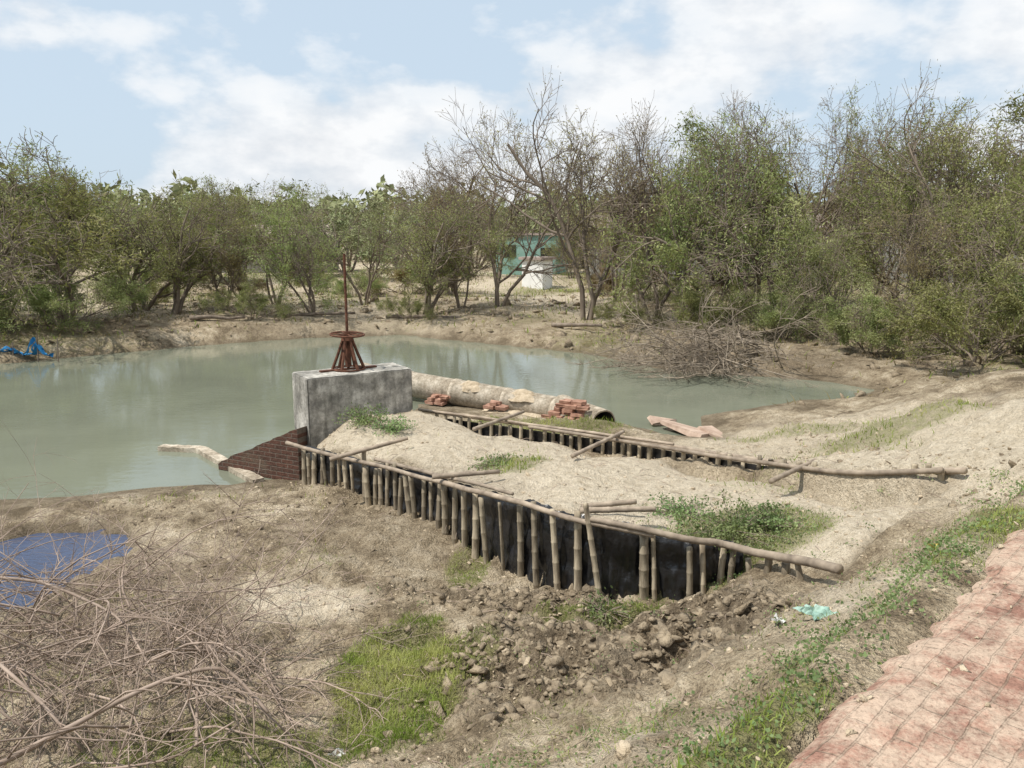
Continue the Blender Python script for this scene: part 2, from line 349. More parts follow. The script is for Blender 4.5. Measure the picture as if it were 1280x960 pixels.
def grassmask(x,y):
    g=ell(x,y,-.95,6.0,.6,1.35)*1.25
    g=np.maximum(g,ell(x,y,-.35,6.3,.35,.6,1)*.7)
    g=np.maximum(g,ell(x,y,-2.0,4.6,1.3,.9,7)*.75)
    g=np.maximum(g,ell(x,y,.9,7.15,.9,.28,2)*.9)
    g=np.maximum(g,ell(x,y,-.5,8.4,.3,.8,8)*.7)
    g=np.maximum(g,ell(x,y,.05,10.2,.6,.8,3)*.75)
    g=np.maximum(g,ell(x,y,2.4,7.6,1.1,.6,4)*.8)
    g=np.maximum(g,ell(x,y,3.0,9.3,.8,.6,5)*.4)
    s=road_s(x,y)
    rn=sst(12,9,np.hypot(x,y))
    g=np.maximum(g,sst(-.75,-.35,s)*sst(.22,-.05,s+fbm(x,y,.4,15)*.6)*rn*np.clip(.5+fbm(x,y,.55,63)*3.2,0,1))
    g=np.maximum(g,sst(-1.6,-.9,s)*sst(-.3,-.6,s)*sst(7,6,y)*np.clip(.25+fbm(x,y,.5,64)*2.4,0,.8))
    g=np.maximum(g,ell(x,y,.3,15,2.3,1.1,6)*.75)
    g=np.maximum(g,ell(x,y,5.5,11.2,1.6,.8,9)*.7)
    g=np.maximum(g,ell(x,y,5,13.2,1.5,.6,11)*.6)
    g=np.maximum(g,ell(x,y,4.2,5.9,.9,.7,14)*.6)
    g=np.maximum(g,ell(x,y,-5.6,11.2,2,.25,12)*.35)
    g=np.maximum(g,np.clip(fbm(x,y,1.6,61)*2.2-.15,0,.45)*sst(13,11,y))
    far=sst(22,28,y)
    g=np.maximum(g,far*np.clip(.4+fbm(x,y,5,60)*1.6,0,1))
    g=np.maximum(g,sst(10,13,x)*sst(13,17,y)*.5)
    return g
def sandmask(x,y):
    md=-psd(x,y,MOUND);s=sst(.1,.35,md)*.95
    s=np.maximum(s,ell(x,y,-2.1,7.6,.9,.5,20)*.95)
    s=np.maximum(s,ell(x,y,5,12.5,3.2,3.0,21)*.75)
    s=np.maximum(s,ell(x,y,5.4,9,2.4,3.0,22)*.9)
    rs=road_s(x,y);s=np.maximum(s,sst(-1.9,-1.2,rs)*sst(-.5,-.9,rs)*sst(7,5,y)*np.clip(.5+fbm(x,y,.7,24)*3,0,1)*.8)
    s=np.maximum(s,sst(28,34,y)*np.clip(.35+fbm(x,y,6,65)*2,0,.9))
    return s
def darkmask(x,y):
    m=mudmask(x,y)*.85
    m=np.maximum(m,ell(x,y,-1.5,9.3,1.6,1.3,30)*.35)
    m=np.maximum(m,ell(x,y,-4.6,8.0,1.6,1.3,31)*.35)
    m=np.maximum(m,sst(19,23,y)*np.clip(.35+fbm(x,y,3,62)*1.4,0,.9)*sst(36,30,y))  # far bank darkened: brown soil, with shadow put into the colour as well
    return m
X=X.ravel();Y=Y.ravel()
md=np.stack([grassmask(X,Y),darkmask(X,Y),sandmask(X,Y),np.ones_like(X)],1)
ca=me.color_attributes.new('mask','FLOAT_COLOR','POINT');ca.data.foreach_set('color',md.ravel().astype(np.float32))
obj('ground',me,kind='structure',label='dry sandy soil banks with mud and grass')

def sheet(name,x0,x1,y0,y1,z,mat,**kw):
    obj(name,mesh(name,[(x0,y0,z),(x1,y0,z),(x1,y1,z),(x0,y1,z)],[(0,1,2,3)],mat),**kw)
sheet('pond_water',-80,11,11.2,33,0,M_water,kind='structure',label='murky green pond water with small ripples')
sheet('puddle_water',-8.8,-3.8,6.8,10.8,-.01,M_puddle,kind='structure',label='dark blue rippled puddle in the dry mud')

# brick road
V=[];F=[];nu,nv=280,60
for i in range(nu):
    u=-3+i*.04
    e=float(vnoise(u,0,.7,72)-.5)*.14+(float(hash2(np.array(math.floor(u/.12)),np.array(3),9))-.5)*.05-.09
    for j in range(nv):
        w=j*.055+(e if j<4 else e*max(0,(10-j)/6) if j<10 else 0)
        V.append((u,-w,2.318+float(vnoise(u,w,.5,73))*.02+float(vnoise(u,w,.12,74))*.008-(.05 if j==0 else 0.012 if j==1 else 0)))
for i in range(nu-1):
    for j in range(nv-1):
        a=i*nv+j;F.append((a,a+1,a+nv+1,a+nv))
ra=math.atan2(RD[1],RD[0])
obj('road',mesh('road',V,F,M_road,True),(.83,2.23,0),rot=(0,0,ra),kind='structure',label='worn red brick village road with dust')

# ---------------------------------------------------------------- stuff
def scatter(n,x0,x1,y0,y1,dens,seed):
    r=np.random.default_rng(seed);x=r.uniform(x0,x1,n);y=r.uniform(y0,y1,n)
    k=r.uniform(0,1,n)<dens(x,y);x=x[k];y=y[k];return x,y,H(x,y),r
def clods(name,x,y,z,size,r,mat,sink=.05,**kw):
    bm=bmesh.new();bmesh.ops.create_icosphere(bm,subdivisions=1,radius=1)
    bv=np.array([v.co[:] for v in bm.verts]);bf=np.array([[v.index for v in f.verts] for f in bm.faces]);bm.free()
    n=len(x);nb=len(bv)
    P=bv[None]*np.clip(1+r.normal(0,.38,(n,nb,1)),.3,1.9)*size[:,None,None]*np.stack([r.uniform(.6,1.5,n),r.uniform(.6,1.5,n),r.uniform(.4,.9,n)],1)[:,None,:]
    a=r.uniform(0,6.28,n);c,s=np.cos(a)[:,None],np.sin(a)[:,None]
    t=r.normal(0,.4,n)[:,None];P[...,2]=P[...,2]+P[...,0]*t
    P=np.stack([P[...,0]*c-P[...,1]*s,P[...,0]*s+P[...,1]*c,P[...,2]],2)+np.stack([x,y,z-size*sink],1)[:,None,:]
    F=(bf[None]+np.arange(n)[:,None,None]*nb).reshape(-1,3)
    obj(name,mesh(name,P.reshape(-1,3),F,mat),kind='stuff',**kw)
x,y,z,r=scatter(22000,-1.6,3.2,4.0,8.6,lambda x,y:mudmask(x,y)*.5*(.3+vnoise(x,y,.3,83)),11)
clods('soil_clods',x,y,z,np.minimum(r.gamma(1.4,.013,len(x))+.005,.075),r,M_clod,.25,label='broken clods of dry brown mud')
x,y,z,r=scatter(24000,-6,5,3,13,lambda x,y:np.where(psd(x,y,POND)>.3,.5*np.clip(vnoise(x,y,.7,84)*vnoise(x,y,.25,85)*3-.55,0,1),0)*(road_s(x,y)<-.2)*(psd(x,y,MOUND)>.05),36)
k=z>.08;x,y,z=x[k],y[k],z[k]
clods('earth_crumbs',x,y,z,np.minimum(r.gamma(1.4,.009,len(x))+.004,.045),r,M_clod,.2,label='crumbled brown earth scattered on the banks')
x,y,z,r=scatter(26000,-7,7,2.5,14.5,lambda x,y:np.where(psd(x,y,POND)>.2,.25*(.4+vnoise(x,y,.8,81)),0)*(road_s(x,y)<-.05),12)
k=z>.06;x,y,z=x[k],y[k],z[k]
clods('pebbles',x,y,z,np.minimum(r.gamma(1.6,.005,len(x))+.003,.03),r,M_heap,label='small stones and crumbs on the soil')
x,y,z,r=scatter(2500,.5,6,1.5,7,lambda x,y:(road_s(x,y)>-.05)*(.2+.6*(road_s(x,y)<.3)),35)
clods('road_grit',x,y,np.maximum(z,2.33)+.003,np.minimum(r.gamma(1.4,.004,len(x))+.002,.018),r,M_heap,.0,label='grit and crumbs lying on the road')
x,y,z,r=scatter(5000,-20,20,18,42,lambda x,y:np.where(psd(x,y,POND)>.1,.8*vnoise(x,y,2,82),0),18)
clods('bank_clods',x,y,z,np.minimum(r.gamma(1.6,.04,len(x))+.02,.22),r,M_clod,label='lumps of dark earth on the eroded bank')
x,y,z,r=scatter(6500,-6,4.5,2.6,13,lambda x,y:np.where(psd(x,y,POND)>.2,.15+.5*ell(x,y,-3,6.5,2.6,2.6,90),0)*(road_s(x,y)<-.3),19)
mb=MB()
for a,b,c in zip(x,y,z):
    if c<.03: continue
    t=r.uniform(0,6.28);L=r.uniform(.05,.28);k=r.normal(0,.15,2)
    P=np.array([(a,b,c+.006),(a+L*.5*math.cos(t),b+L*.5*math.sin(t),c+.012+L*.1),(a+L*math.cos(t+k[0]),b+L*math.sin(t+k[0]),c+.012)]);mb.tube(P,[.0035,.003,.0015],3,cap=False)
obj('twig_litter',mb.mesh('twig_litter',M_twig),kind='stuff',label='scattered dry twigs on the soil')

def blades(name,x,y,z,h,w,r,mat,lean=.45,**kw):
    n=len(x);a=r.uniform(0,6.28,n);P=np.stack([x,y,z-.01],1)
    sd=np.stack([np.cos(a),np.sin(a),0*a],1);ln=r.normal(0,lean,(n,2));up=np.stack([ln[:,0],ln[:,1],np.ones(n)],1);up/=np.linalg.norm(up,axis=1)[:,None]
    h=h[:,None];b2=up+np.stack([ln[:,0],ln[:,1],-.2*np.ones(n)],1)*.6
    V=np.stack([P-sd*w,P+sd*w,P+up*h*.55+sd*w*.7,P+up*h*.55-sd*w*.7,P+up*h*.55+b2*h*.45],1).reshape(-1,3)
    b=np.arange(n)*5
    Q=np.stack([b,b+1,b+2,b+3],1);T=np.stack([b+3,b+2,b+4],1)
    me=bpy.data.meshes.new(name)
    me.vertices.add(len(V));me.vertices.foreach_set('co',V.ravel())
    li=np.concatenate([Q,T],1).ravel();me.loops.add(len(li));me.loops.foreach_set('vertex_index',li.astype(np.int32))
    ls=np.stack([np.arange(n)*7,np.arange(n)*7+4],1).ravel();me.polygons.add(2*n);me.polygons.foreach_set('loop_start',ls.astype(np.int32));me.update(calc_edges=True)
    me.materials.append(mat)
    obj(name,me,kind='stuff',**kw)
def gd(x,y):
    g=grassmask(x,y);return g**2*(.25+1.1*vnoise(x,y,.25,91))
x,y,z,r=scatter(250000,-4,4.5,2.2,9.0,gd,13);k=z>.05;x,y,z=x[k],y[k],z[k]
blades('grass',x,y,z,r.uniform(.02,.07,len(x))*(1+ell(x,y,-.95,6.0,.6,1.35)*.9),.003,r,M_grass,label='short green grass tufts on the banks')
x,y,z,r=scatter(70000,-6,9,9,18,gd,14);k=z>.05;x,y,z=x[k],y[k],z[k]
blades('grass',x,y,z,r.uniform(.05,.13,len(x)),.006,r,M_grass,label='thin grass on the sandy bank')
x,y,z,r=scatter(70000,-24,24,18,62,lambda x,y:np.where(psd(x,y,POND)>.3,gd(x,y)*.8+.05,0),15)
blades('grass',x,y,z,r.uniform(.06,.3,len(x)),.018,r,M_grass,label='rough grass and weeds under the trees')
x,y,z,r=scatter(45000,-24,24,18,50,lambda x,y:np.where(psd(x,y,POND)>.15,.45*vnoise(x,y,1.5,92),0),25)
blades('dry_grass',x,y,z,r.uniform(.06,.35,len(x)),.016,r,M_leafdry,.9,label='dry brown grass and fallen twigs under trees')
def wd(x,y):
    s=road_s(x,y);return np.clip((sst(-1.3,-.4,s)*sst(.12,-.1,s))*(vnoise(x,y,.35,95)>.52)*.9+ell(x,y,2.2,7.5,.8,.4,77)*.5+ell(x,y,.0,4.0,1.5,.4,78)*.3+.04*(vnoise(x,y,.5,96)>.6)*(s<-.1),0,1)
x,y,z,r=scatter(6500,-2,5,2.2,8.4,wd,16)
P=np.repeat(np.stack([x,y,z],1),16,0);P=P+r.normal(0,1,P.shape)*np.array([.05,.05,.0])+np.stack([0*P[:,0],0*P[:,0],r.uniform(.0,.05,len(P))],1)
Vw,Fw=leaves(P,.022,.016,-.2,17)
obj('weeds',mesh('weeds',Vw,Fw,M_leafblue),kind='stuff',label='low creeping leafy weeds beside the road')

# ---------------------------------------------------------------- fences
def bamboo(name,P0,P1,r0,r1,mat,parent,base,seed=0,bend=0,k=10,**kw):
    rr=random.Random(seed);P0=np.array(P0,float);P1=np.array(P1,float);L=np.linalg.norm(P1-P0)
    st=.17+rr.random()*.09;ts=[0];Rs=[r0];d=rr.random()*st
    while d<L-.03:
        t=d/L;ra=r0+(r1-r0)*t
        for dd,f in((-.014,1),(-.004,1.08),(.004,1.08),(.014,1)):
            tt=t+dd/L
            if ts[-1]<tt<1: ts.append(tt);Rs.append(ra*f)
        tt=t+st*.5/L
        if ts[-1]<tt<1: ts.append(tt);Rs.append((r0+(r1-r0)*tt)*.95)
        d+=st
    ts.append(1);Rs.append(r1)
    ts=np.array(ts);P=P0+(P1-P0)*ts[:,None]
    sd=np.cross(P1-P0,[0,0,1.]);sd=sd/(np.linalg.norm(sd)+1e-6)
    P=P+(np.sin(ts*np.pi)*bend)[:,None]*np.array([0,0,1.])+(np.sin(ts*np.pi*1.5+seed)*abs(bend)*.4)[:,None]*sd
    mb=MB();mb.tube(P-P0,np.array(Rs),k)
    b=np.array(base)
    return obj(name,mb.mesh(name,mat,True),tuple(P0-b),parent,**kw)
nf=np.array(NF);nb=np.array(NB);nr=np.array(NR)
def along(s,arr):
    i=np.arange(len(arr))
    if arr.ndim==1: return np.interp(s,i,arr)
    return np.stack([np.interp(s,i,arr[:,k]) for k in range(arr.shape[1])],-1)
base=(nf[6][0],nf[6][1],.2)
fence=obj('bamboo_fence',None,base,label='curved bamboo retaining fence backed with black plastic',category='fence')
S=[.02,.12,.22,.32,.43,.54,.65,.76,.87,.98,1.1,1.22,1.35,1.48,1.62,1.76,1.9,2.05,2.2,2.38,2.55,2.75,2.96,3.3,3.62,3.98,4.42,4.9,5.4,5.95,6.5,7.0,8,8.26,9,9.4,9.9,10.4,10.9,11.4,12,12.4]
for n,s in enumerate(S):
    p=along(s,nf);zb=float(along(s,nb))-.15;zt=float(along(s,nr))+random.uniform(-.09,.06)
    if n==9: zt+=.17
    dx,dy=random.gauss(0,.04),random.gauss(0,.03)
    if n==31: dx=-.16;zt+=.15
    if s>=11: zt-=.02
    rd=.036+random.gauss(0,.006)
    bamboo('post',(p[0]+random.gauss(0,.025),p[1]+random.gauss(0,.015),zb),(p[0]+dx,p[1]+dy,zt),rd,rd*.85,M_bamboo,fence,base,n,bend=random.uniform(0,.018))
def railpts(s0,s1,off,dz,n=24):
    s=np.linspace(s0,s1,n);p=along(s,nf);t=np.gradient(p,axis=0);t/=np.linalg.norm(t,axis=1)[:,None]
    for _ in range(3): p[1:-1]=(p[:-2]+p[1:-1]*2+p[2:])/4
    nn=np.stack([-t[:,1],t[:,0]],1)
    return np.column_stack([p+nn*off,along(s,nr)+dz])
def rail(P,r0,r1,parent,base,mat=M_rail,**kw):
    t=np.linspace(0,len(P)-1,len(P)*4);P=np.column_stack([np.interp(t,range(len(P)),P[:,k]) for k in range(3)])
    P=P+np.column_stack([fbm(t,t*0,9,5)*.03,fbm(t,t*0,9,6)*.03,fbm(t,t*0,7,int(r0*1000))*.06])
    Rs=np.linspace(r0,r1,len(P))*(1+np.array([.12*(i%7==0) for i in range(len(P))]))
    mb=MB();mb.tube(P-P[0],Rs,9);return obj('rail',mb.mesh('rail',mat,True),tuple(P[0]-np.array(base)),parent,**kw)
P=railpts(0,3.2,-.07,.0);P[0]+=np.array([-.2,.2,.0]);rail(P,.031,.025,fence,base)
rail(railpts(2.6,8.2,-.07,.0),.032,.027,fence,base)
P=railpts(6.7,13,-.07,.035);P[-1]+=np.array([.05,-.12,.02]);rail(P,.028,.042,fence,base)
rail(railpts(1.2,4.6,.05,.03),.026,.020,fence,base)
s=np.linspace(0.0,10.6,440);p=along(s,nf);t=np.gradient(p,axis=0);t/=np.linalg.norm(t,axis=1)[:,None];nn=np.stack([-t[:,1],t[:,0]],1)
zb=along(s,nb)-.1;zt=along(s,nr)-.03;NV=20;V=[]
for j in range(NV):
    v=j/(NV-1);zz=zb+(zt-zb)*v
    off=.055+(fbm(s*1.0,s*0+v*1.2,.22,101)*.12+fbm(s*1.0+v*.6,zz*.8,.09,102)*.06)*(1-v*.5)
    if j==NV-1: off=off+.05;zz=zz+.01
    V.append(np.column_stack([p+nn*off[:,None],zz+(fbm(s,s*0,.3,103)*.10 if j>NV-3 else 0)])-np.array(base))
V=np.concatenate(V);n=len(s);I=np.arange(NV*n).reshape(NV,n)
F=np.stack([I[:-1,:-1].ravel(),I[:-1,1:].ravel(),I[1:,1:].ravel(),I[1:,:-1].ravel()],1)
obj('plastic_sheet',mesh('plastic_sheet',V,F,M_plastic,True),(0,0,0),fence)  # plastic mid-fence; left stretch and right hollow are shadow drawn as black sheet
ff=np.array(FF);fr=np.array(FR);base2=(ff[2][0],ff[2][1],.6)
fence2=obj('bamboo_fence',None,base2,label='low straight double bamboo fence along the sandy mound',category='fence')
s=0.0;n=0
while s<4.85:
    p=along(s,ff);z=float(along(s,fr));L=np.linalg.norm(along(min(s+.01,5),ff)-p)/.01
    zt=z+random.uniform(-.04,.05)+(.06 if s>3.3 else 0)
    rd=.034+random.gauss(0,.004)
    bamboo('post',(p[0],p[1],z-.75),(p[0]+random.gauss(0,.02),p[1]+random.gauss(0,.02),zt),rd,rd*.9,M_bamboo,fence2,base2,100+n)
    s+=random.uniform(.15,.24)/L;n+=1
def lineP(n=20,dz=0,off=0,s0=0,s1=5):
    s=np.linspace(s0,s1,n);p=along(s,ff)
    for _ in range(2): p[1:-1]=(p[:-2]+p[1:-1]*2+p[2:])/4
    t=np.gradient(p,axis=0);t/=np.linalg.norm(t,axis=1)[:,None];nn=np.stack([t[:,1],-t[:,0]],1)
    return np.column_stack([p+nn*off,along(s,fr)+dz])
P=lineP(20,.0,-.07);rail(P,.030,.034,fence2,base2)
rail(lineP(16,.01,.085,1.2,4.9),.026,.030,fence2,base2)
rail(lineP(14,.05,.03,-0,2.6),.024,.022,fence2,base2)
s=np.linspace(0,4.2,160);p=along(s,ff);V=[]
for j in range(5):
    v=j/4;off=-.06+fbm(s*3,s*0+v,.3,110)*.05
    V.append(np.column_stack([p[:,0]+.05,p[:,1]+.05+off*.3,along(s,fr)-.45+v*.38])-np.array(base2))
V=np.concatenate(V);n=len(s);I=np.arange(5*n).reshape(5,n)
F=np.stack([I[:-1,:-1].ravel(),I[:-1,1:].ravel(),I[1:,1:].ravel(),I[1:,:-1].ravel()],1)
obj('plastic_sheet',mesh('plastic_sheet',V,F,M_plastic,True),(0,0,0),fence2)
for n,(a,b) in enumerate([((.82,10.5,1.0),(1.7,11.85,1.0)),((2.9,8.6,1.25),(3.85,9.6,1.24)),((-.6,12.2,.95),(.2,13.45,.95)),((-2.54,10.75,.88),(-1.5,11.15,1.08)),((-.95,9.15,1.13),(-.15,9.3,1.15)),((.68,7.62,1.26),(1.45,7.72,1.24)),((.72,7.9,1.2),(1.3,8.0,1.22))]):
    bamboo('bamboo_pole',a,b,.032,.027,M_rail,None,(0,0,0),300+n,.0,label='short loose bamboo pole laid across fence rail',category='pole',group='loose bamboo poles on the fences')

# ---------------------------------------------------------------- sluice
ang=math.atan2(.99,1.53)
ctr=np.array([-2.69,13.30,0.])
sl=obj('sluice_gate',None,(ctr[0],ctr[1],-.4),label='weathered concrete sluice block with rusty screw gate',category='sluice gate')
def bevelbox(name,d,mat,cuts=0,bev=.02,nz=0):
    bm=bmesh.new();bmesh.ops.create_cube(bm,size=1);bmesh.ops.scale(bm,vec=d,verts=bm.verts)
    bmesh.ops.bevel(bm,geom=bm.edges[:],offset=bev,segments=2,affect='EDGES')
    if cuts: bmesh.ops.subdivide_edges(bm,edges=bm.edges[:],cuts=cuts,use_grid_fill=True)
    if nz:
        bm.normal_update()
        for v in bm.verts: v.co+=v.normal*random.gauss(0,nz)
    me=bpy.data.meshes.new(name);bm.to_mesh(me);bm.free();me.materials.append(mat);return me
obj('concrete_block',bevelbox('concrete_block',(1.84,.78,2.1),M_conc,8,.02,.005),(0,0,1.05),sl,(0,0,ang))
T=2.1
mb=MB()
for a in range(6):
    an=a*math.pi/3+.3
    mb.tube([(.27*math.cos(an),.27*math.sin(an),T),(.16*math.cos(an),.16*math.sin(an),T+.28),(.075*math.cos(an),.075*math.sin(an),T+.52)],[.028,.026,.024],6)
an=np.linspace(0,2*np.pi,25);mb.tube(np.column_stack([.275*np.cos(an),.275*np.sin(an),an*0+T+.02]),.016,6,cap=False)
mb.tube([(0,0,T+.5),(0,0,T+.56)],[.11,.10],16)
mb.tube([(0,0,T+.05),(0,0,T+.5)],[.055,.05],10)
px=(-.08,.06)
obj('gate_stand',mb.mesh('gate_stand',M_rust),(px[0],px[1],0),sl)
wh=obj('hand_wheel',None,(px[0],px[1],T+.6),sl,(.03,.04,0))
mb=MB();an=np.linspace(0,2*np.pi,33);mb.tube(np.column_stack([.28*np.cos(an),.28*np.sin(an),an*0]),.017,8,cap=False);obj('rim',mb.mesh('rim',M_rust,True),(0,0,0),wh)
mb=MB()
for a in range(6): mb.tube([(0,0,0),(.275*math.cos(a*1.047),.275*math.sin(a*1.047),0)],.014,6)
mb.tube([(0,0,-.05),(0,0,.05)],.055,12);obj('spokes',mb.mesh('spokes',M_rust),(0,0,0),wh)
mb=MB();zz=np.arange(0,3.0,.012);mb.tube(np.column_stack([zz*0,zz*0,zz+1.05]),.021+.004*(np.arange(len(zz))%2),8);obj('screw_rod',mb.mesh('screw_rod',M_rust),(px[0],px[1],0),sl)
mb=MB();mb.box((0,0,T+.012),(1.0,.09,.03),0);obj('base_plate',mb.mesh('base_plate',M_rust),(px[0],px[1],0),sl,(0,0,ang))

A=np.array([-3.36,12.50]);B=np.array([-4.95,13.28]);d=B-A;L=np.hypot(*d);a=math.atan2(d[1],d[0])
prof=[(0,-.4),(L,-.4),(L,.10)]
for i in range(1,25):
    f=i/24;prof.append((L*(1-f),.10+.80*f**.9+random.uniform(-.02,.02)))
n=len(prof)
V=[(x,-.14,z) for x,z in prof]+[(x,.14,z) for x,z in prof]
F=[tuple(range(n)),tuple(range(2*n-1,n-1,-1))]+[((i+1)%n,i,n+i,n+(i+1)%n) for i in range(n)]
obj('wing_wall',mesh('wing_wall',V,F,M_wing),(A[0],A[1],0),rot=(0,0,a),label='sloping dark red brick wing wall beside concrete block',category='wall')
P=np.array([(-6.55,14.42),(-5.75,14.30),(-4.98,13.40),(-4.08,12.36)])
t=np.linspace(0,3,44);Pc=np.column_stack([np.interp(t,range(4),P[:,k]) for k in range(2)])
for _ in range(2): Pc[1:-1]=(Pc[:-2]+2*Pc[1:-1]+Pc[2:])/4
tg=np.gradient(Pc,axis=0);tg/=np.linalg.norm(tg,axis=1)[:,None];nn=np.stack([-tg[:,1],tg[:,0]],1)
V=[];F=[]
for i in range(44):
    w=.09+.012*random.random();zt=.085+random.uniform(-.006,.006)
    for sx,z in ((-w,-.2),(-w,zt),(w,zt),(w,-.2)): V.append((*(Pc[i]+nn[i]*sx),z))
for i in range(43):
    for k in range(3): a0=i*4+k;F.append((a0,a0+1,a0+5,a0+4))
F+=[(3,2,1,0),(172,173,174,175)]
obj('apron_kerb',mesh('apron_kerb',V,F,M_pipe),label='thin low concrete apron ledge poking out of water',category='kerb')

# culvert pipe
B=np.array([2.25,16.3,.10]);A=np.array([-3.75,19.75,.46]);d=(B-A);L=np.linalg.norm(d);a=math.atan2(d[1],d[0])
pipe=obj('culvert_pipe',None,tuple(A),rot=(0,math.asin(-d[2]/L),a),label='long jointed concrete culvert pipe half buried in soil',category='pipe')
nseg=5
for i in range(nseg):
    x0=i*L/nseg+.006;Ls=L/nseg-.012
    V=[];F=[];MI=[];K=44;big=.93 if i<nseg-1 else 1.08
    prof=[(0,.338),(.09,.34),(.10,.325),(Ls-.01,.322),(Ls,.315),(Ls,.285),(0,.285)]
    for qi,(x,r_) in enumerate(prof):
        for k in range(K):
            t=2*math.pi*k/K;rb=r_*big;V.append((x+(float(vnoise(t*1.5,i*2.,.4,78))-.5)*(.06 if (i==nseg-1 and qi in (4,5)) else 0),rb*math.cos(t),rb*math.sin(t)))
    n=len(prof)
    for q in range(n):
        for k in range(K):
            q2=(q+1)%n;k2=(k+1)%K;F.append((q*K+k,q*K+k2,q2*K+k2,q2*K+k));MI.append(1 if q==5 else 0)  # inner wall coloured near-black to stand in for shade inside the pipe
    obj('pipe_section',mesh('pipe_section',V,F,[M_pipe,M_dark],True,MI),(x0,0,random.uniform(-.01,.006)),pipe,(0,random.gauss(0,.002),-.42 if i==nseg-1 else random.gauss(0,.002)))
def blob(name,c,rad,h,mat,seed,rot=0,**kw):
    V=[];F=[];n=30;m=12
    for j in range(m):
        for k in range(n):
            t=2*math.pi*k/n;rr=1-j/(m-1)
            w=1+float(vnoise(math.cos(t)*2,math.sin(t)*2+j*.3,.6,seed)-.5)*.6
            x=rad[0]*rr*math.cos(t)*w;y=rad[1]*rr*math.sin(t)*w
            V.append((x,y,h*(1-rr**2.2)+float(vnoise(x,y,.09,seed+3)-.5)*.05))
    for j in range(m-1):
        for k in range(n): F.append((j*n+k,j*n+(k+1)%n,(j+1)*n+(k+1)%n,(j+1)*n+k))
    return obj(name,mesh(name,V,F,mat,True),c,rot=(0,0,rot),**kw)
for n,(f,w,dz) in enumerate([(.46,.4,.12),(.66,.45,.13)]):
    c=A+d*f;blob('soil_heap',(c[0]+.05,c[1]-.12,c[2]+dz),(w,.25),.21,M_heap,200+n,a,label='small heap of dry soil on concrete pipe',category='soil heap',group='soil heaps on the culvert pipe')
c=A+d*.66;blob('soil_heap',(c[0]-.1,c[1]-.55,-.04),(1.5,.42),.2,M_heap,230,a,label='dry soil heaped against the concrete pipe',category='soil heap',group='soil heaps on the culvert pipe')
def bricks(name,c,rot,rows,lab):
    mb=MB();z=0
    for r_,(n,x0,y0) in enumerate(rows):
        for i in range(n):
            for yy in (0,.13):
                if random.random()<.08: continue
                mb.box((x0+i*.25+random.gauss(0,.015),y0+yy+random.gauss(0,.015),z),(.235*random.choice((1,1,.6)),.115,.068),random.gauss(0,.09),jit=.007,rx=random.gauss(0,.06))
        z+=.074
    obj(name,mb.mesh(name,M_brickc),c,rot=(0,0,rot),label=lab,category='brick wall')
bricks('broken_brick_wall',(.62,16.05,.10),-.5,[(4,0,0),(4,.05,.05),(4,.08,.10),(3,.2,.15),(3,.25,.2),(3,.3,.25),(2,.4,.3)],'broken stepped brick wall at the pipe mouth')
bricks('broken_brick_wall',(-1.9,18.15,.10),-.5,[(2,0,0),(2,0,.03),(2,.1,.06)],'small crumbling brick wall beside concrete pipe')
bricks('broken_brick_wall',(-.5,17.15,.22),-.5,[(2,0,0),(1,.1,.03)],'loose bricks leaning against the concrete pipe')
for n,(c,dm,rz,rx,ry) in enumerate([((3.5,15.7,.09),(1.1,.45,.07),-.9,.1,.08),((4.05,15.3,.07),(.9,.25,.07),-1.1,-.1,.1),((3.2,16.4,.07),(.6,.3,.07),.1,.1,.05)]):
    mb=MB();mb.box((0,0,0),dm,0,rx=rx,ry=ry,jit=.03);obj('broken_slab',mb.mesh('broken_slab',M_pink),c,rot=(0,0,rz),label='tilted pinkish broken slab on the muddy shore',category='slab',group='broken slabs on the shore')

# ---------------------------------------------------------------- trees
def perp(d,ang,az):
    d=np.array(d)/np.linalg.norm(d);u=np.cross(d,[0,0,1.]) if abs(d[2])<.95 else np.array([1.,0,0]);u/=np.linalg.norm(u);v=np.cross(d,u)
    return d*math.cos(ang)+(u*math.cos(az)+v*math.sin(az))*math.sin(ang)
def branch(mb,rr,p,d,L,r0,lvl,maxl,tips,nch,up,k0=6):
    n=6 if lvl<2 else 4 if lvl<3 else 3;P=[np.array(p,float)];d=np.array(d,float)
    for i in range(n):
        d=d+np.array([rr.gauss(0,.2),rr.gauss(0,.2),rr.gauss(0,.12)+up[lvl]]);d/=np.linalg.norm(d)
        P.append(P[-1]+d*L/n)
    P=np.array(P);Rs=np.linspace(r0,r0*(.45 if lvl<maxl else .3),n+1)
    mb.tube(P,np.maximum(Rs,.006),max(3,k0-lvl),cap=False)
    if lvl>=maxl-1:
        tips.extend([tuple(q)+(lvl,) for q in P[1:]])
        if lvl==maxl: tips.extend([tuple((q+w)/2)+(lvl,) for q,w in zip(P[1:],P[:-1])])
    if lvl<maxl:
        for c in range(nch[lvl]):
            t=rr.uniform(.25,1) if lvl else rr.uniform(.2,1)
            i=min(int(t*n),n-1);f=t*n-i;q=P[i]*(1-f)+P[i+1]*f;dd=P[i+1]-P[i]
            nd=perp(dd,rr.uniform(.4,1.1),rr.uniform(0,6.28))
            branch(mb,rr,q,nd,L*rr.uniform(.42,.72)*(1.1-.35*t),Rs[i]*.55,lvl+1,maxl,tips,nch,up,k0)
